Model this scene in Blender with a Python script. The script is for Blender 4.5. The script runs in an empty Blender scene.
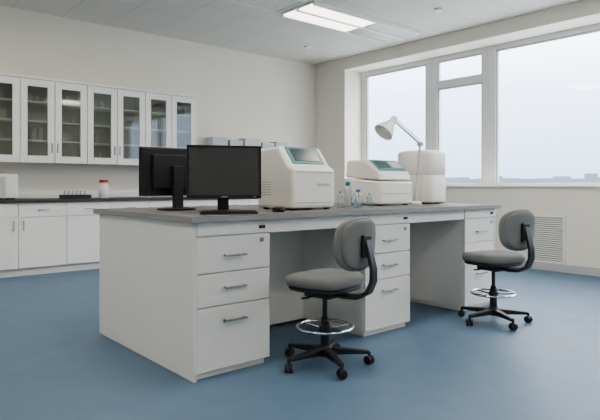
import bpy, bmesh, math, random
from mathutils import Vector, Matrix
random.seed(4)
scene = bpy.context.scene
COL = scene.collection
try:
    scene.view_settings.view_transform = 'AgX'
    scene.view_settings.look = 'AgX - Medium High Contrast'
except Exception as ex:
    print(ex)

# ------------------------------------------------------------ materials
def mat(name, col, rough=0.5, metal=0.0, noise=0.0, nscale=8.0, spec=0.5, bump=0.0, bscale=60, emis=None, estr=0.0, coat=0.0):
    m = bpy.data.materials.new(name); m.use_nodes = True
    nt = m.node_tree; b = nt.nodes['Principled BSDF']
    b.inputs['Base Color'].default_value = (*col, 1)
    b.inputs['Roughness'].default_value = rough
    b.inputs['Metallic'].default_value = metal
    b.inputs['Specular IOR Level'].default_value = spec
    b.inputs['Coat Weight'].default_value = coat
    tc = nt.nodes.new('ShaderNodeTexCoord')
    if noise > 0:
        n = nt.nodes.new('ShaderNodeTexNoise'); n.inputs['Scale'].default_value = nscale
        n.inputs['Detail'].default_value = 4
        nt.links.new(tc.outputs['Object'], n.inputs['Vector'])
        r = nt.nodes.new('ShaderNodeValToRGB')
        r.color_ramp.elements[0].position = 0.3; r.color_ramp.elements[1].position = 0.7
        r.color_ramp.elements[0].color = (*[c*(1-noise) for c in col], 1)
        r.color_ramp.elements[1].color = (*[min(1, c*(1+noise)) for c in col], 1)
        nt.links.new(n.outputs['Fac'], r.inputs['Fac'])
        nt.links.new(r.outputs['Color'], b.inputs['Base Color'])
    if bump > 0:
        n2 = nt.nodes.new('ShaderNodeTexNoise'); n2.inputs['Scale'].default_value = bscale
        nt.links.new(tc.outputs['Object'], n2.inputs['Vector'])
        bp = nt.nodes.new('ShaderNodeBump'); bp.inputs['Strength'].default_value = bump
        bp.inputs['Distance'].default_value = 0.01
        nt.links.new(n2.outputs['Fac'], bp.inputs['Height'])
        nt.links.new(bp.outputs['Normal'], b.inputs['Normal'])
    if emis:
        b.inputs['Emission Color'].default_value = (*emis, 1)
        b.inputs['Emission Strength'].default_value = estr
    return m

def glassmat(name, tint=(1, 1, 1), gl=0.08, rough=0.02):
    m = bpy.data.materials.new(name); m.use_nodes = True
    nt = m.node_tree; nt.nodes.clear()
    o = nt.nodes.new('ShaderNodeOutputMaterial')
    t = nt.nodes.new('ShaderNodeBsdfTransparent'); t.inputs['Color'].default_value = (*tint, 1)
    g = nt.nodes.new('ShaderNodeBsdfGlossy'); g.inputs['Roughness'].default_value = rough
    mx = nt.nodes.new('ShaderNodeMixShader'); mx.inputs['Fac'].default_value = gl
    nt.links.new(t.outputs[0], mx.inputs[1]); nt.links.new(g.outputs[0], mx.inputs[2])
    nt.links.new(mx.outputs[0], o.inputs['Surface'])
    return m

M = {}
M['wall'] = mat('wall_paint', (0.83, 0.785, 0.70), 0.85, noise=0.015, nscale=2, bump=0.05, bscale=120)
M['trimw'] = mat('white_trim', (0.84, 0.82, 0.77), 0.5, noise=0.01)
M['floor'] = mat('blue_vinyl', (0.115, 0.185, 0.27), 0.48, noise=0.06, nscale=5, bump=0.03, bscale=25, spec=0.4)
M['lam'] = mat('white_laminate', (0.86, 0.845, 0.81), 0.42, noise=0.01, nscale=3)
M['cab'] = mat('cabinet_white', (0.87, 0.85, 0.81), 0.45, noise=0.01, nscale=3)
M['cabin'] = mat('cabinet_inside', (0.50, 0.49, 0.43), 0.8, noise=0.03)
M['gap'] = mat('seam_shadow_gap', (0.25, 0.25, 0.25), 0.8, noise=0.02)
M['top'] = mat('grey_worktop', (0.17, 0.16, 0.155), 0.55, noise=0.12, nscale=150, spec=0.3)
M['toped'] = mat('worktop_edge', (0.30, 0.295, 0.29), 0.5, noise=0.03, nscale=60)
M['dtop'] = mat('dark_worktop', (0.05, 0.05, 0.05), 0.4, noise=0.1, nscale=90)
M['steel'] = mat('brushed_steel', (0.42, 0.42, 0.43), 0.35, metal=1.0, noise=0.03, nscale=40)
M['chrome'] = mat('chrome', (0.75, 0.75, 0.77), 0.12, metal=1.0, noise=0.01)
M['black'] = mat('black_plastic', (0.02, 0.02, 0.022), 0.45, noise=0.1, nscale=60)
M['bezel'] = mat('monitor_bezel', (0.012, 0.012, 0.013), 0.35, noise=0.1, nscale=60)
M['screen'] = mat('dark_screen', (0.06, 0.063, 0.062), 0.3, noise=0.05)
M['fabric'] = mat('grey_upholstery', (0.22, 0.225, 0.22), 0.9, noise=0.06, nscale=120, bump=0.3, bscale=400)
M['dev'] = mat('instrument_white', (0.84, 0.82, 0.78), 0.38, noise=0.01, nscale=5)
M['dev2'] = mat('instrument_grey', (0.52, 0.53, 0.52), 0.45, noise=0.02)
M['teal'] = mat('teal_panel', (0.07, 0.24, 0.25), 0.35, noise=0.03)
M['lcd'] = mat('lcd', (0.05, 0.075, 0.08), 0.2, noise=0.05)
M['alu'] = mat('window_frame_white', (0.74, 0.735, 0.73), 0.5, noise=0.01)
M['plastic'] = mat('white_plastic', (0.82, 0.82, 0.80), 0.4, noise=0.01)
M['red'] = mat('red_cap', (0.55, 0.06, 0.03), 0.4, noise=0.02)
M['blue'] = mat('blue_cap', (0.05, 0.17, 0.40), 0.4, noise=0.02)
M['glass'] = glassmat('window_glass', (0.97, 0.98, 0.98), 0.03)
M['cglass'] = glassmat('cabinet_glass', (0.82, 0.84, 0.81), 0.08, 0.05)
M['bglass'] = glassmat('bottle_glass', (0.80, 0.87, 0.89), 0.22, 0.05)
M['led'] = mat('light_diffuser', (0.9, 0.9, 0.88), 0.6, noise=0.005, emis=(1.0, 0.935, 0.84), estr=15.0)  # strong glow for the added fill panels out of view
M['led2'] = mat('strip_diffuser', (0.85, 0.85, 0.82), 0.6, noise=0.005, emis=(1.0, 0.95, 0.88), estr=3.0)
M['haze'] = mat('hazy_city', (0.05, 0.06, 0.08), 1.0, noise=0.05, nscale=0.02, spec=0.0, emis=(0.66, 0.75, 0.93), estr=0.72)  # distance haze put in as a bluish glow on the buildings
M['ground'] = mat('hazy_ground', (0.40, 0.43, 0.46), 1.0, noise=0.08, nscale=0.05)

def ceiling_mat():
    m = mat('ceiling_tiles', (0.74, 0.72, 0.67), 0.9)
    nt = m.node_tree; b = nt.nodes['Principled BSDF']
    tc = nt.nodes.new('ShaderNodeTexCoord')
    br = nt.nodes.new('ShaderNodeTexBrick'); br.offset = 0.0
    br.inputs['Scale'].default_value = 1.0
    br.inputs['Brick Width'].default_value = 0.6; br.inputs['Row Height'].default_value = 0.6
    br.inputs['Mortar Size'].default_value = 0.008; br.inputs['Mortar Smooth'].default_value = 0.3
    br.inputs['Color1'].default_value = (0.74, 0.715, 0.66, 1)
    br.inputs['Color2'].default_value = (0.725, 0.70, 0.645, 1)
    br.inputs['Mortar'].default_value = (0.60, 0.58, 0.54, 1)
    nt.links.new(tc.outputs['Object'], br.inputs['Vector'])
    nt.links.new(br.outputs['Color'], b.inputs['Base Color'])
    return m
M['ceil'] = ceiling_mat()

# ------------------------------------------------------------ builders
def empty(name, loc=(0, 0, 0), rz=0.0):
    e = bpy.data.objects.new(name, None); COL.objects.link(e)
    e.location = loc; e.rotation_euler = (0, 0, rz); e.empty_display_size = 0.1
    return e

def finish(name, bm, m, parent=None, smooth=False, bevel=0.0, seg=2):
    bmesh.ops.recalc_face_normals(bm, faces=bm.faces)
    me = bpy.data.meshes.new(name); bm.to_mesh(me); bm.free()
    ms = m if isinstance(m, (list, tuple)) else [m]
    for x in ms: me.materials.append(M[x])
    o = bpy.data.objects.new(name, me); COL.objects.link(o)
    if parent: o.parent = parent
    if bevel > 0:
        md = o.modifiers.new('bevel', 'BEVEL'); md.width = bevel; md.segments = seg
        md.limit_method = 'ANGLE'; md.angle_limit = math.radians(35)
    if smooth:
        for p in me.polygons: p.use_smooth = True
        try: me.set_sharp_from_angle(angle=math.radians(40))
        except Exception: pass
    return o

def addbox(bm, x0, x1, y0, y1, z0, z1, mi=0):
    vs = [bm.verts.new((x, y, z)) for x in (x0, x1) for y in (y0, y1) for z in (z0, z1)]
    for f in ((0, 1, 3, 2), (4, 6, 7, 5), (0, 4, 5, 1), (2, 3, 7, 6), (0, 2, 6, 4), (1, 5, 7, 3)):
        fc = bm.faces.new([vs[i] for i in f]); fc.material_index = mi

def boxes(name, lst, m, parent=None, bevel=0.0, seg=2):
    bm = bmesh.new()
    for b in lst: addbox(bm, *b)
    return finish(name, bm, m, parent, bevel=bevel, seg=seg)

def prism(name, prof, x0, x1, m, parent=None, bevel=0.0, seg=3):
    """profile in (y,z) extruded along x"""
    bm = bmesh.new()
    a = [bm.verts.new((x0, y, z)) for y, z in prof]; b = [bm.verts.new((x1, y, z)) for y, z in prof]
    bm.faces.new(a); bm.faces.new(b[::-1]); n = len(prof)
    for i in range(n): bm.faces.new((a[i], a[(i+1) % n], b[(i+1) % n], b[i]))
    return finish(name, bm, m, parent, smooth=True, bevel=bevel, seg=seg)

def lathe(name, prof, m, parent=None, loc=(0, 0, 0), n=28, mx=None, sharp=True):
    bm = bmesh.new(); rings = []
    for r, z in prof:
        rings.append([bm.verts.new((r*math.cos(2*math.pi*i/n), r*math.sin(2*math.pi*i/n), z)) for i in range(n)] if r > 1e-6 else [bm.verts.new((0, 0, z))])
    for a, b in zip(rings, rings[1:]):
        for i in range(n):
            j = (i+1) % n
            if len(a) == 1 and len(b) == 1: continue
            if len(a) == 1: bm.faces.new((a[0], b[i], b[j]))
            elif len(b) == 1: bm.faces.new((a[i], a[j], b[0]))
            else: bm.faces.new((a[i], a[j], b[j], b[i]))
    if mx: bmesh.ops.transform(bm, matrix=mx, verts=bm.verts)
    bmesh.ops.translate(bm, vec=loc, verts=bm.verts)
    return finish(name, bm, m, parent, smooth=True)

def selathe(name, prof, w, d, m, parent, loc, ex=3.2, n=56):
    """superellipse plan loft: prof = [(inset, z)]"""
    bm = bmesh.new(); rings = []
    for ins, z in prof:
        rg = []
        for i in range(n):
            a = 2*math.pi*i/n; c, q = math.cos(a), math.sin(a)
            rg.append(bm.verts.new((loc[0]+math.copysign(abs(c)**(2/ex), c)*(w/2-ins), loc[1]+math.copysign(abs(q)**(2/ex), q)*(d/2-ins), loc[2]+z)))
        rings.append(rg)
    for a, b in zip(rings, rings[1:]):
        for i in range(n):
            j = (i+1) % n; bm.faces.new((a[i], a[j], b[j], b[i]))
    bm.faces.new(rings[0]); bm.faces.new(rings[-1])
    return finish(name, bm, m, parent, smooth=True)

def tube(name, pts, r, m, parent=None, closed=False, bez=False, res=5, flat=1.0):
    cu = bpy.data.curves.new(name, 'CURVE'); cu.dimensions = '3D'; cu.bevel_depth = r; cu.bevel_resolution = res
    cu.use_fill_caps = True
    sp = cu.splines.new('NURBS' if bez else 'POLY'); sp.points.add(len(pts)-1)
    for p, q in zip(sp.points, pts): p.co = (*q, 1)
    sp.use_cyclic_u = closed
    if bez: sp.use_endpoint_u = not closed; sp.order_u = 3; sp.resolution_u = 10
    ob = bpy.data.objects.new(name + '_tmp', cu); COL.objects.link(ob)
    dg = bpy.context.evaluated_depsgraph_get()
    me = bpy.data.meshes.new_from_object(ob.evaluated_get(dg))
    bpy.data.objects.remove(ob); bpy.data.curves.remove(cu)
    me.name = name; me.materials.clear(); me.materials.append(M[m])
    for p in me.polygons: p.use_smooth = True
    o = bpy.data.objects.new(name, me); COL.objects.link(o)
    if parent: o.parent = parent
    return o

def ribbon(name, path, w, t, m, parent=None):
    bm = bmesh.new(); rings = []
    for i, (y, z) in enumerate(path):
        a = path[max(0, i-1)]; b = path[min(len(path)-1, i+1)]
        d = Vector((b[0]-a[0], b[1]-a[1])).normalized(); n = Vector((-d.y, d.x))*t/2
        ww = w[i] if isinstance(w, (list, tuple)) else w
        rings.append([bm.verts.new((sx*ww/2, y+s*n.x, z+s*n.y)) for sx, s in ((-1, -1), (1, -1), (1, 1), (-1, 1))])
    for a, b in zip(rings, rings[1:]):
        for k in range(4): bm.faces.new((a[k], a[(k+1) % 4], b[(k+1) % 4], b[k]))
    bm.faces.new(rings[0]); bm.faces.new(rings[-1][::-1])
    return finish(name, bm, m, parent, smooth=True, bevel=0.006)

def pad(name, w, d, t, m, parent=None, ex=3.0, fn=None, n=48):
    """pillow slab in XY, thickness along z, superellipse outline"""
    bm = bmesh.new(); rings = []
    prof = [(0, -.46), (.5, -.47), (.85, -.45), (.96, -.36), (1, -.12), (1, .12), (.975, .33), (.90, .46), (.7, .52), (.4, .53), (0, .53)]
    for s, z in prof:
        if s == 0: rings.append([bm.verts.new((0, 0, z*t))]); continue
        rg = []
        for i in range(n):
            a = 2*math.pi*i/n; c, q = math.cos(a), math.sin(a)
            x = math.copysign(abs(c)**(2/ex), c)*w/2*s; y = math.copysign(abs(q)**(2/ex), q)*d/2*s
            rg.append(bm.verts.new((x, y, z*t)))
        rings.append(rg)
    for a, b in zip(rings, rings[1:]):
        for i in range(n):
            j = (i+1) % n
            if len(a) == 1: bm.faces.new((a[0], b[i], b[j]))
            elif len(b) == 1: bm.faces.new((a[i], a[j], b[0]))
            else: bm.faces.new((a[i], a[j], b[j], b[i]))
    if fn:
        for v in bm.verts: v.co = fn(v.co)
    o = finish(name, bm, m, parent, smooth=False)
    for p in o.data.polygons: p.use_smooth = True
    return o

# ------------------------------------------------------------ room shell
XW, YB, ZC = 6.95, 7.65, 3.30
X0, Y0 = -3.0, -3.0
XO = 7.50     # outer face of window wall
boxes('floor', [(X0-.2, XO, Y0-.2, YB+.2, -.2, 0)], 'floor')
boxes('ceiling', [(X0-.2, XO, Y0-.2, YB+.2, ZC, ZC+.2)], 'ceil')
boxes('wall_back', [(X0-.2, XO, YB, YB+.2, 0, ZC)], 'wall')
boxes('wall_front', [(X0-.2, XO, Y0-.2, Y0, 0, ZC)], 'wall')
boxes('wall_left', [(X0-.2, X0, Y0, YB, 0, ZC)], 'wall')
OY0, OY1, SZ, HZ = -2.4, 6.90, 1.05, 3.10
boxes('wall_right', [(XW, XO, Y0, YB, 0, SZ), (XW, XO, Y0, YB, HZ, ZC),
                     (XW, XO, OY1, YB, SZ, HZ), (XW, XO, Y0, OY0, SZ, HZ)], 'wall')
boxes('trim_sill', [(XW-.03, XO-.12, OY0+.01, OY1-.01, SZ, SZ+.02)], 'trimw', bevel=.006)
boxes('trim_upstand', [(-1.0, 5.6, YB-.018, YB, .91, .99)], 'cab', bevel=.003)
boxes('baseboard_right', [(XW-.018, XW, Y0, YB-.02, 0, .10)], 'dev2', bevel=.004)
boxes('baseboard_back', [(6.2, XW-.02, YB-.018, YB, 0, .10)], 'dev2', bevel=.004)

def window(name, y0, y1, transom=None, extra=0):
    e = empty(name, (7.40, y0, SZ+.02)); w = y1-y0; h = HZ-SZ-.02; f = .105
    L = [(-.03, .05, 0, f, 0, h), (-.03, .05, w-f, w, 0, h), (-.03, .05, f, w-f, 0, .04), (-.03, .05, f, w-f, h-.07, h)]
    if transom: L.append((-.03, .05, f, w-f, transom-.06-SZ, transom+.05-SZ))
    boxes('frame', L, 'alu', e, bevel=.006)
    L2 = []
    g = .025
    def lip(a, b, c, d):
        L2.extend([(-.012, .03, a, a+g, c, d), (-.012, .03, b-g, b, c, d), (-.012, .03, a+g, b-g, c, c+.012), (-.012, .03, a+g, b-g, d-g, d)])
    if transom:
        lip(f, w-f, .04, transom-.06-SZ); lip(f, w-f, transom+.05-SZ, h-.07)
    else: lip(f, w-f, .04, h-.07)
    boxes('sash', L2, 'dev2', e)
    boxes('pane', [(.008, .014, f, w-f, .04, h-.07)], 'glass', e)
window('window_1', 5.38, 6.90)
window('window_2', 4.375, 5.38, 2.64)
window('window_3', 2.1, 4.375)
window('window_4', -.15, 2.1)
window('window_5', -2.4, -.15)

# outside
boxes('ground_outside', [(8, 900, -500, 900, -6.2, -6)], 'ground')
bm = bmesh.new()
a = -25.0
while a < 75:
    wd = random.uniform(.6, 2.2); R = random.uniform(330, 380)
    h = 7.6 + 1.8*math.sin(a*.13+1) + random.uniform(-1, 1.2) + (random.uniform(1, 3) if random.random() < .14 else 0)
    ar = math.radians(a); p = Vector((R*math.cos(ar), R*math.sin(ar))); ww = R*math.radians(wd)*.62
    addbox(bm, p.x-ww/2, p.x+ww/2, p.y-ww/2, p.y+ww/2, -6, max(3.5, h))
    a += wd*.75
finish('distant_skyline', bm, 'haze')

# ------------------------------------------------------------ wall grille
e = empty('ventilation_grille', (XW-.001, 3.08, .10))
L = [(-.02, 0, 0, .50, 0, .03), (-.02, 0, 0, .50, .57, .60), (-.02, 0, 0, .03, .03, .57), (-.02, 0, .47, .50, .03, .57)]
boxes('frame', L, 'trimw', e, bevel=.003)
boxes('back', [(-.004, 0, .03, .47, .03, .57)], 'gap', e)
boxes('louvres', [(-.016, -.005, .03, .47, .04+i*.0265, .055+i*.0265) for i in range(20)], 'trimw', e)

# ------------------------------------------------------------ ceiling fixtures
def troffer(name, x0, x1, y0, y1, lit=True):
    e = empty(name, (x0, y0, ZC)); w, d = x1-x0, y1-y0
    boxes('housing', [(0, w, 0, .03, -.03, 0), (0, w, d-.03, d, -.03, 0), (0, .03, .03, d-.03, -.03, 0), (w-.03, w, .03, d-.03, -.03, 0)], 'trimw', e, bevel=.004)
    if lit:
        boxes('diffuser', [(.03, w-.03, .03, d-.03, -.012, -.002)], 'led', e)
    else:
        boxes('back', [(.03, w-.03, .03, d-.03, -.005, -.001)], 'dev2', e)
        boxes('slats', [(.03, w-.03, .05+i*.05, .075+i*.05, -.022, -.006) for i in range(int((d-.08)/.05))], 'trimw', e)
e = empty('ceiling_strip_light', (4.50, 4.98, ZC))
boxes('channel', [(0, 2.05, 0, .64, -.025, 0), (0, 2.05, .30, .34, -.055, -.025), (0, 2.05, .61, .64, -.055, -.025), (0, 2.05, 0, .03, -.055, -.025)], 'trimw', e, bevel=.004)
boxes('diffuser', [(.02, 1.15, .04, .29, -.045, -.026), (.02, 1.15, .35, .60, -.045, -.026)], 'led2', e, bevel=.004)
boxes('blank_cover', [(1.2, 2.03, .04, .29, -.045, -.026), (1.2, 2.03, .35, .60, -.045, -.026)], 'dev2', e, bevel=.004)
troffer('ceiling_air_vent', 3.30, 4.42, 5.02, 5.60, False)
for x, y in ((-1.6, 5.0), (1.4, 5.0), (-1.6, 2.2), (1.4, 2.2), (-1.6, -.8), (1.4, -.8), (4.4, -.8), (4.4, 2.2)):  # unseen lit panels, added to brighten the interior
    troffer('ceiling_light', x, x+1.2, y, y+.6)
for x, y in ((5.9, 4.2), (5.9, 6.7)):
    lathe('smoke_detector', [(0, -.035), (.03, -.035), (.05, -.025), (.055, 0), (0, 0)], 'plastic', None, (x, y, ZC))

# ------------------------------------------------------------ wall cabinets
DW, ND = .403, 10
CX0 = 4.24 - DW*ND
e = empty('wall_cabinet', (CX0, 7.32, 1.35)); W = DW*ND; H = 1.03; Dp = YB-7.32-.002
carc = [(0, W, .03, Dp, 0, .025), (0, W, .03, Dp, H-.03, H), (0, W, Dp-.015, Dp, .025, H-.03)]
for i in range(0, ND+1, 2): carc.append((max(0, i*DW-.012), min(W, i*DW+.012), .03, Dp-.015, .025, H-.03))
boxes('carcass', carc, 'cab', e)
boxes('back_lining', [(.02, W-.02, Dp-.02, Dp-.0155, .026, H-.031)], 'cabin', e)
boxes('shelf_boards', [(.013, W-.013, .05, Dp-.021, z, z+.018) for z in (.27, .51, .75)], 'cab', e)
boxes('cornice', [(-.015, W+.015, -.01, Dp, H, H+.03)], 'cab', e, bevel=.004)
fr = []; gl = []; hd = []
for i in range(ND):
    a, b = i*DW+.004, (i+1)*DW-.004; s = .08
    fr += [(a, a+s, 0, .022, .005, H-.005), (b-s, b, 0, .022, .005, H-.005), (a+s, b-s, 0, .022, .005, .09), (a+s, b-s, 0, .022, H-.09, H-.005)]
    gl.append((a+s, b-s, .009, .013, .09, H-.09))
    hx = b-.03 if i % 2 == 0 else a+.03
    hd.append((hx-.006, hx+.006, -.022, 0, .13, .25))
boxes('door_frames', fr, 'cab', e, bevel=.003)
boxes('door_glass', gl, 'cglass', e)
boxes('handles', hd, 'steel', e, bevel=.002)
bm = bmesh.new()
for i in range(ND):
    for z in (.025, .288, .528, .768):
        for k in range(random.choice((1, 2, 3))):
            cx = i*DW+.10+random.random()*.20; cy = .16+random.random()*.08; r = random.uniform(.02, .04); h = random.uniform(.07, .17)
            bmesh.ops.create_cone(bm, cap_ends=True, segments=14, radius1=r, radius2=r*random.choice((1, .6)), depth=h, matrix=Matrix.Translation((cx, cy, z+h/2)))
o = finish('stored_glassware', bm, 'dev2', e, smooth=True)

# ------------------------------------------------------------ base cabinets along back wall
BX0, BX1, BY = -1.0, 5.60, 7.10
e = empty('base_cabinet', (BX0, BY, 0)); W = BX1-BX0; Dp = YB-BY-.02
boxes('carcass', [(0, W, .02, Dp, .09, .87), (.02, W-.02, .07, Dp, 0, .09)], 'cab', e)
boxes('worktop', [(-.02, W+.02, -.03, Dp, .87, .905)], 'dtop', e, bevel=.004)
fr = []; hd = []; n = 12; dw = W/n
for i in range(n):
    a, b = i*dw+.003, (i+1)*dw-.003
    fr += [(a, b, 0, .019, .70, .86), (a, b, 0, .019, .10, .692)]
    hd += [((a+b)/2-.06, (a+b)/2+.06, -.025, -.015, .775, .785), ((a+b)/2-.055, (a+b)/2-.045, -.016, 0, .775, .785), ((a+b)/2+.045, (a+b)/2+.055, -.016, 0, .775, .785)]
    hx = b-.05 if i % 2 == 0 else a+.05
    hd += [(hx-.005, hx+.005, -.025, -.015, .54, .66), (hx-.005, hx+.005, -.016, 0, .55, .56), (hx-.005, hx+.005, -.016, 0, .64, .65)]
boxes('fronts', fr, 'cab', e, bevel=.003)
boxes('handles', hd, 'steel', e)

def bottle(name, x, y, z, r, h, body, cap, neck=.45):
    e = empty(name, (x, y, z))
    lathe('body', [(0, 0), (r*.93, 0), (r, .006), (r, h*.68), (r*.85, h*.76), (r*neck, h*.83), (r*neck, h*.88), (0, h*.88)], body, e)
    lathe('cap', [(0, h*.85), (r*neck*1.25, h*.85), (r*neck*1.25, h*.99), (r*neck*1.1, h), (0, h)], cap, e)
    return e
e = empty('benchtop_oven', (1.28, 7.22, .905))
boxes('body', [(0, .50, 0, .34, .015, .30)], 'dev', e, bevel=.015)
boxes('door', [(.03, .36, -.012, 0, .05, .27)], 'dev2', e, bevel=.005)
boxes('feet', [(.03, .07, .03, .07, 0, .016), (.43, .47, .03, .07, 0, .016), (.03, .07, .27, .31, 0, .016), (.43, .47, .27, .31, 0, .016)], 'black', e)
bottle('reagent_bottle', 2.83, 7.28, .907, .065, .24, 'plastic', 'red', .7)
bottle('reagent_bottle', 3.50, 7.36, .907, .04, .18, 'plastic', 'blue')
e = empty('sample_tray', (2.30, 7.2, .905))
boxes('tray', [(0, .34, 0, .2, 0, .02), (0, .34, 0, .01, .02, .05), (0, .34, .19, .2, .02, .05), (0, .01, .01, .19, .02, .05), (.33, .34, .01, .19, .02, .05)], 'black', e, bevel=.003)
bm = bmesh.new()
for i in range(6):
    bmesh.ops.create_cone(bm, cap_ends=True, segments=12, radius1=.016, radius2=.014, depth=.08, matrix=Matrix.Translation((.04+i*.05, .1, .061)))
finish('vials', bm, 'dev2', e, smooth=True)

# shelf on the back wall, right of the cabinets
e = empty('wall_shelf', (4.55, YB-.24, 1.66))
boxes('board', [(0, 1.60, 0, .239, 0, .025)], 'cab', e, bevel=.003)
boxes('brackets', [(.15, .17, .03, .239, -.12, 0), (1.40, 1.42, .03, .239, -.12, 0)], 'steel', e)
boxes('storage_boxes', [(.05, .33, .03, .22, .026, .17), (.37, .62, .03, .22, .026, .14), (.66, .98, .03, .22, .026, .18), (1.02, 1.26, .03, .22, .026, .13), (1.30, 1.54, .03, .22, .026, .16)], 'dev2', e, bevel=.006)

# ------------------------------------------------------------ island bench
e = empty('laboratory_bench', (1.50, 2.63, 0)); LX, LY = 3.13, 1.42
boxes('worktop', [(0, LX, 0, LY, .866, .90)], 'top', e, bevel=.004)
boxes('worktop_edge_band', [(-.003, LX+.003, -.003, 0, .868, .897), (-.003, 0, 0, LY, .868, .897), (LX, LX+.003, 0, LY, .868, .897)], 'toped', e)
ped = [(.03, .55), (1.39, 1.89), (2.62, 3.10)]
bx = [(.0485, .55, .06, .70, .035, .865), (1.39, 1.89, .06, .70, .035, .865), (2.62, 3.0815, .06, .70, .035, .865)]
bx += [(.03, .048, .035, LY-.03, 0, .865), (3.082, 3.10, .035, LY-.03, 0, .865)]
bx += [(.0485, 3.0815, .701, .72, .02, .865), (.0485, 3.0815, LY-.06, LY-.035, .06, .865)]
bx += [(.55, 1.39, .045, .065, .785, .865), (1.89, 2.62, .045, .065, .785, .865)]
boxes('carcass', bx, 'lam', e, bevel=.002)
boxes('plinth', [(a+.02, b-.02, .07, .69, 0, .034) for a, b in ped], 'lam', e)
fr = []; hd = []
for a, b in ped:
    aa = a if a > .1 else a+.0185
    bb = b if b < 3 else b-.0185
    fr += [(aa+.002, bb-.002, .035, .059, .79, .864), (aa+.002, bb-.002, .038, .059, .583, .784), (aa+.002, bb-.002, .038, .059, .397, .577), (aa+.002, bb-.002, .038, .059, .04, .391)]
    c = (a+b)/2
    for z in (.675, .495, .31):
        hd += [(c-.075, c+.075, .006, .016, z-.006, z+.006), (c-.07, c-.06, .014, .038, z-.006, z+.006), (c+.06, c+.07, .014, .038, z-.006, z+.006)]
boxes('drawer_fronts', fr, 'lam', e, bevel=.003)
boxes('handles', hd, 'steel', e, bevel=.002)
boxes('drawer_locks', [(b-.075, b-.05, .033, .038, .735, .76) for a, b in ped], 'steel', e)
boxes('label_holders', [(b-.085, b-.04, .031, .035, .815, .835) for a, b in ped], 'black', e)

# ------------------------------------------------------------ monitors (local facing -Y)
def monitor(name, loc, rz, w=.49, h=.33, zc=.25):
    e = empty(name, loc, rz)
    zb, zt = zc-h/2, zc+h/2
    boxes('bezel', [(-w/2, w/2, 0, .018, zb, zb+.022), (-w/2, w/2, 0, .018, zt-.014, zt), (-w/2, -w/2+.014, 0, .018, zb+.022, zt-.014), (w/2-.014, w/2, 0, .018, zb+.022, zt-.014)], 'bezel', e, bevel=.003)
    boxes('screen_panel', [(-w/2+.013, w/2-.013, .004, .017, zb+.02, zt-.012)], 'screen', e)
    boxes('back_shell', [(-w/2+.004, w/2-.004, .018, .034, zb+.004, zt-.004), (-w/2+.08, w/2-.08, .034, .058, zb+.05, zt-.05)], 'black', e, bevel=.008)
    prism('stand_column', [(.06, .012), (.10, .012), (.085, zc+.04), (.056, zc+.04)], -.035, .035, 'black', e, bevel=.006)
    pad('stand_base', .25, .20, .016, 'black', e, ex=3.5, fn=lambda v: Vector((v.x, v.y+.06, v.z+.0075)))
    boxes('power_led', [(w/2-.05, w/2-.035, -.001, .001, zb+.008, zb+.012)], 'dev2', e)
    boxes('logo_plate', [(-.02, .02, -.001, .001, zb+.008, zb+.013)], 'dev2', e)
    return e
monitor('computer_monitor', (1.93, 2.98, .90), math.atan2(-.43, .90), w=.47, h=.335, zc=.255)
monitor('computer_monitor', (1.875, 3.56, .90), math.radians(178), w=.50, h=.335, zc=.265)
e = empty('computer_keyboard', (1.84, 2.80, .90), math.atan2(-.43, .90))
boxes('tray', [(-.17, .17, -.055, .055, 0, .014)], 'black', e, bevel=.004)
boxes('keys', [(-.16+i*.0215, -.16+i*.0215+.018, -.046+j*.0185, -.046+j*.0185+.015, .013, .019) for i in range(15) for j in range(5)], 'black', e)
pad('computer_mouse', .06, .10, .032, 'black', None, ex=2.3, fn=lambda v: Vector((v.x+2.22, v.y+2.80, v.z+.90+.0148)))

# ------------------------------------------------------------ analyser 1
e = empty('benchtop_analyzer', (2.405, 2.876, .90)); w, d = .395, .404
prism('body', [(0, .012), (d, .012), (d, .43), (.16, .445), (.055, .31), (0, .285)], 0, w, 'dev', e, bevel=.022, seg=4)
def slope(name, s0, s1, x0, x1, off, m, par, P0, P1, th=.004):
    d = Vector((P1[0]-P0[0], P1[1]-P0[1])); L = d.length; d.normalize(); n = Vector((-d.y, d.x))
    if n.y < 0: n = -n
    q = []
    for s, o in ((s0, off), (s1, off), (s1, off+th), (s0, off+th)):
        p = Vector(P0)+d*s*L+n*o; q.append((p.x, p.y))
    return prism(name, q, x0, x1, m, par, bevel=.001, seg=1)
slope('screen_bezel', .08, .95, .05, .345, -.002, 'teal', e, (.055, .31), (.16, .445), .008)
slope('screen_display', .2, .85, .08, .315, .005, 'lcd', e, (.055, .31), (.16, .445), .004)
boxes('front_door_seam', [(.03, w-.03, -.002, .004, .262, .266), (.03, w-.03, -.002, .004, .05, .053)], 'gap', e)
boxes('front_slot', [(.22, .34, -.003, .004, .17, .185)], 'dev2', e, bevel=.001)
boxes('side_vents', [(-.002, .003, .24, .36, .10+i*.018, .107+i*.018) for i in range(6)], 'dev2', e)
boxes('feet', [(x, x+.03, y, y+.03, 0, .014) for x in (.03, w-.06) for y in (.03, d-.06)], 'black', e)

# analyser 2
e = empty('benchtop_thermocycler', (3.50, 3.065, .90)); w, d = .43, .42
prism('lower_body', [(0, .012), (d, .012), (d, .235), (0, .205)], 0, w, 'dev', e, bevel=.018, seg=4)
A, B = (.03, .285), (.17, .395)
prism('lid', [(.0, .213), (d, .243), (d-.02, .39), B, A], .01, w-.01, 'dev', e, bevel=.022, seg=4)
slope('control_panel', .08, .92, .04, w-.04, -.002, 'teal', e, A, B, .007)
slope('display', .3, .8, .07, .22, .004, 'lcd', e, A, B, .004)
slope('keypad', .3, .8, .25, .37, .004, 'dev2', e, A, B, .004)
boxes('front_band', [(.02, w-.02, -.003, .004, .10, .106)], 'dev2', e)
boxes('feet', [(x, x+.03, y, y+.03, 0, .014) for x in (.03, w-.06) for y in (.03, d-.06)], 'black', e)

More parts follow.
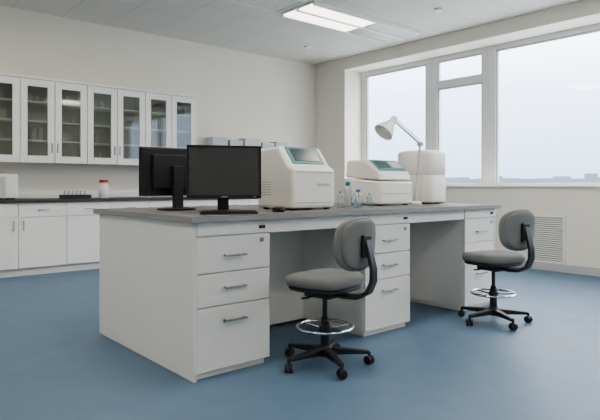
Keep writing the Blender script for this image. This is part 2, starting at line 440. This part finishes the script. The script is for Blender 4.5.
# tall rounded white unit
e = empty('water_purifier', (4.17, 3.08, .90)); w, d = .345, .41; cc = (w/2, d/2, 0)
selathe('lower_body', [(.02, .01), (.003, .02), (0, .04), (0, .262), (.003, .27)], w, d, 'dev', e, cc, 3.6)
selathe('waist', [(.008, .266), (.008, .28)], w, d, 'dev2', e, cc, 3.6)
selathe('upper_body', [(.003, .274), (0, .280), (0, .46), (.006, .478), (.02, .492), (.045, .50), (.10, .503)], w, d, 'dev', e, cc, 3.6)
selathe('foot_plate', [(.04, 0), (.04, .012)], w, d, 'black', e, cc, 3.6)

# desk lamp
e = empty('desk_lamp', (4.065, 3.15, .90))
RV = Vector((.759, -.651, 0))
lathe('base', [(0, 0), (.065, 0), (.065, .015), (.05, .025), (.015, .03), (0, .03)], 'dev', e)
P1 = Vector((0, 0, .03)); P2 = RV*.05+Vector((0, 0, .545)); P3 = RV*-.19+Vector((0, 0, .76))
tube('lower_arm', [P1, P2], .009, 'dev2', e)
tube('upper_arm', [P2, P3], .009, 'dev2', e)
tube('spring_rod', [P2+Vector((0, 0, .03)), P3+Vector((0, 0, .028))], .004, 'dev2', e)
lathe('elbow_joint', [(0, -.02), (.02, -.02), (.02, .02), (0, .02)], 'dev2', e, P2, mx=Matrix.Rotation(math.radians(90), 4, 'X'))
lathe('head_joint', [(0, -.016), (.018, -.016), (.018, .016), (0, .016)], 'dev2', e, P3, mx=Matrix.Rotation(math.radians(90), 4, 'X'))
ax = Vector((-.759*.62, .651*.62, -.75)).normalized()
ax = (ax + Vector((-.25, -.25, 0))).normalized()
q = Vector((0, 0, 1)).rotation_difference(ax).to_matrix().to_4x4()
lathe('shade', [(0, -.04), (.028, -.04), (.034, -.02), (.036, .03), (.05, .055), (.085, .12), (.095, .155), (.091, .155), (.08, .12), (.046, .058), (.03, .035), (0, .03)], 'dev', e, P3+ax*.01, mx=q, n=36)
lathe('bulb', [(0, .03), (.015, .035), (.018, .06), (.03, .09), (.028, .11), (.015, .125), (0, .13)], 'plastic', e, P3+ax*.01, mx=q)

# bottles between analysers
for x, y, r, h, c in ((3.00, 3.02, .030, .13, 'dev2'), (3.08, 2.95, .029, .115, 'dev2'), (3.17, 3.00, .031, .14, 'blue'), (3.23, 2.93, .028, .115, 'dev2')):
    bottle('glass_bottle', x, y, .90, r, h, 'bglass', c)
bottle('reagent_bottle', 3.36, 3.30, .90, .035, .20, 'dev2', 'teal')

# ------------------------------------------------------------ chairs  (seat front = local -Y)
def chair(name, loc, rz, base_rot):
    e = empty(name, loc, rz)
    pad('seat', .42, .41, .075, 'fabric', e, ex=3.2, fn=lambda v: Vector((v.x, v.y, v.z+.505 - .0625*max(0, -v.y-.1) + .12*v.x*v.x)))
    pad('seat_shell', .39, .38, .03, 'black', e, ex=3.2, fn=lambda v: Vector((v.x, v.y, v.z+.465)))
    def bk(v):
        x, hgt = v.x, v.y
        x *= 1.0 + .12*(hgt/.32)
        return Vector((x, .235 - v.z + .05*(hgt) + -.9*x*x + .36*hgt*hgt, .735+hgt))
    pad('backrest', .37, .31, .055, 'fabric', e, ex=2.8, fn=bk)
    def bk2(v):
        p = bk(v); return Vector((p.x, p.y+.026, p.z))
    pad('backrest_shell', .345, .285, .035, 'fabric', e, ex=2.8, fn=bk2)
    ribbon('back_bracket', [(.02, .435), (.15, .425), (.24, .43), (.305, .465), (.335, .53), (.335, .60), (.315, .68), (.292, .76)], [.075, .075, .075, .07, .062, .058, .055, .05], .022, 'black', e)
    boxes('back_knob', [(-.04, .04, .272, .30, .66, .79)], 'black', e, bevel=.008)
    boxes('mechanism', [(-.08, .08, -.10, .09, .405, .452)], 'black', e, bevel=.012)
    tube('lever', [(.06, 0, .43), (.17, -.01, .42), (.21, -.01, .425)], .006, 'black', e)
    lathe('gas_column', [(0, .06), (.027, .06), (.027, .26), (.022, .265), (.022, .28), (.014, .285), (.014, .41), (0, .41)], 'black', e)
    tube('foot_ring', [(.165*math.cos(t), .165*math.sin(t), .225) for t in [2*math.pi*i/48 for i in range(48)]], .009, 'chrome', e, closed=True)
    for k in range(3):
        a = 2*math.pi*k/3+.5
        tube('ring_spoke_%d' % (k+1), [(.02*math.cos(a), .02*math.sin(a), .215), (.165*math.cos(a), .165*math.sin(a), .225)], .007, 'chrome', e)
    lathe('ring_collar', [(0.0, .195), (.036, .195), (.036, .235), (0, .235)], 'black', e)
    lathe('hub', [(0, .055), (.045, .055), (.045, .10), (.034, .115), (0, .115)], 'black', e)
    for k in range(5):
        a = base_rot+2*math.pi*k/5 - rz; c, s = math.cos(a), math.sin(a)
        bm = bmesh.new(); R = .265
        rg = []
        for rr, hw, z0, z1 in ((.02, .026, .06, .105), (.14, .021, .062, .095), (R, .015, .062, .082)):
            rg.append([bm.verts.new((rr*c - t*hw*s, rr*s + t*hw*c, z)) for t, z in ((-1, z0), (1, z0), (1, z1), (-1, z1))])
        for A, B in zip(rg, rg[1:]):
            for j in range(4): bm.faces.new((A[j], A[(j+1) % 4], B[(j+1) % 4], B[j]))
        bm.faces.new(rg[0]); bm.faces.new(rg[-1][::-1])
        finish('leg_%d' % (k+1), bm, 'black', e, smooth=True, bevel=.005)
        bm = bmesh.new()
        ca = a + 1.1 + k*.7
        for sgn in (-1, 1):
            off = Vector((math.cos(ca), math.sin(ca), 0))*.014*sgn
            mx = Matrix.Translation(Vector((R*c, R*s, .026))+off) @ Matrix.Rotation(ca, 4, 'Z') @ Matrix.Rotation(math.pi/2, 4, 'Y')
            bmesh.ops.create_cone(bm, cap_ends=True, segments=20, radius1=.026, radius2=.026, depth=.018, matrix=mx)
        bmesh.ops.create_cone(bm, cap_ends=True, segments=12, radius1=.009, radius2=.009, depth=.05, matrix=Matrix.Translation((R*c, R*s, .05)))
        finish('caster_%d' % (k+1), bm, 'black', e, smooth=True, bevel=.003)
    return e

def rz_for(fx, fy):
    return math.atan2(fx, -fy)
chair('lab_chair', (2.29, 2.44, 0), rz_for(-.19, .98), .55)
chair('lab_chair', (4.01, 2.34, 0), rz_for(.14, .99), .45)

# ------------------------------------------------------------ world (bright hazy sky)
w = bpy.data.worlds.new('hazy_sky'); scene.world = w; w.use_nodes = True
nt = w.node_tree; bg = nt.nodes['Background']
tc = nt.nodes.new('ShaderNodeTexCoord'); sx = nt.nodes.new('ShaderNodeSeparateXYZ')
nt.links.new(tc.outputs['Generated'], sx.inputs[0])
cr = nt.nodes.new('ShaderNodeValToRGB')
cr.color_ramp.elements[0].position = 0.0; cr.color_ramp.elements[0].color = (.18, .225, .31, 1)
cr.color_ramp.elements[1].position = 0.42; cr.color_ramp.elements[1].color = (.97, .98, 1.0, 1)
el = cr.color_ramp.elements.new(.16); el.color = (.31, .365, .46, 1)
nt.links.new(sx.outputs['Z'], cr.inputs[0]); nt.links.new(cr.outputs[0], bg.inputs['Color'])
bg.inputs['Strength'].default_value = 8.8

# ------------------------------------------------------------ camera
cam = bpy.data.cameras.new('camera'); co = bpy.data.objects.new('camera', cam); COL.objects.link(co)
co.location = (0, 0, 1.066)
dv = Vector((.651, .759, 0))
co.rotation_euler = dv.to_track_quat('-Z', 'Y').to_euler()
cam.sensor_width = 36; cam.lens = 36*558/600; cam.shift_y = -24/600
scene.camera = co
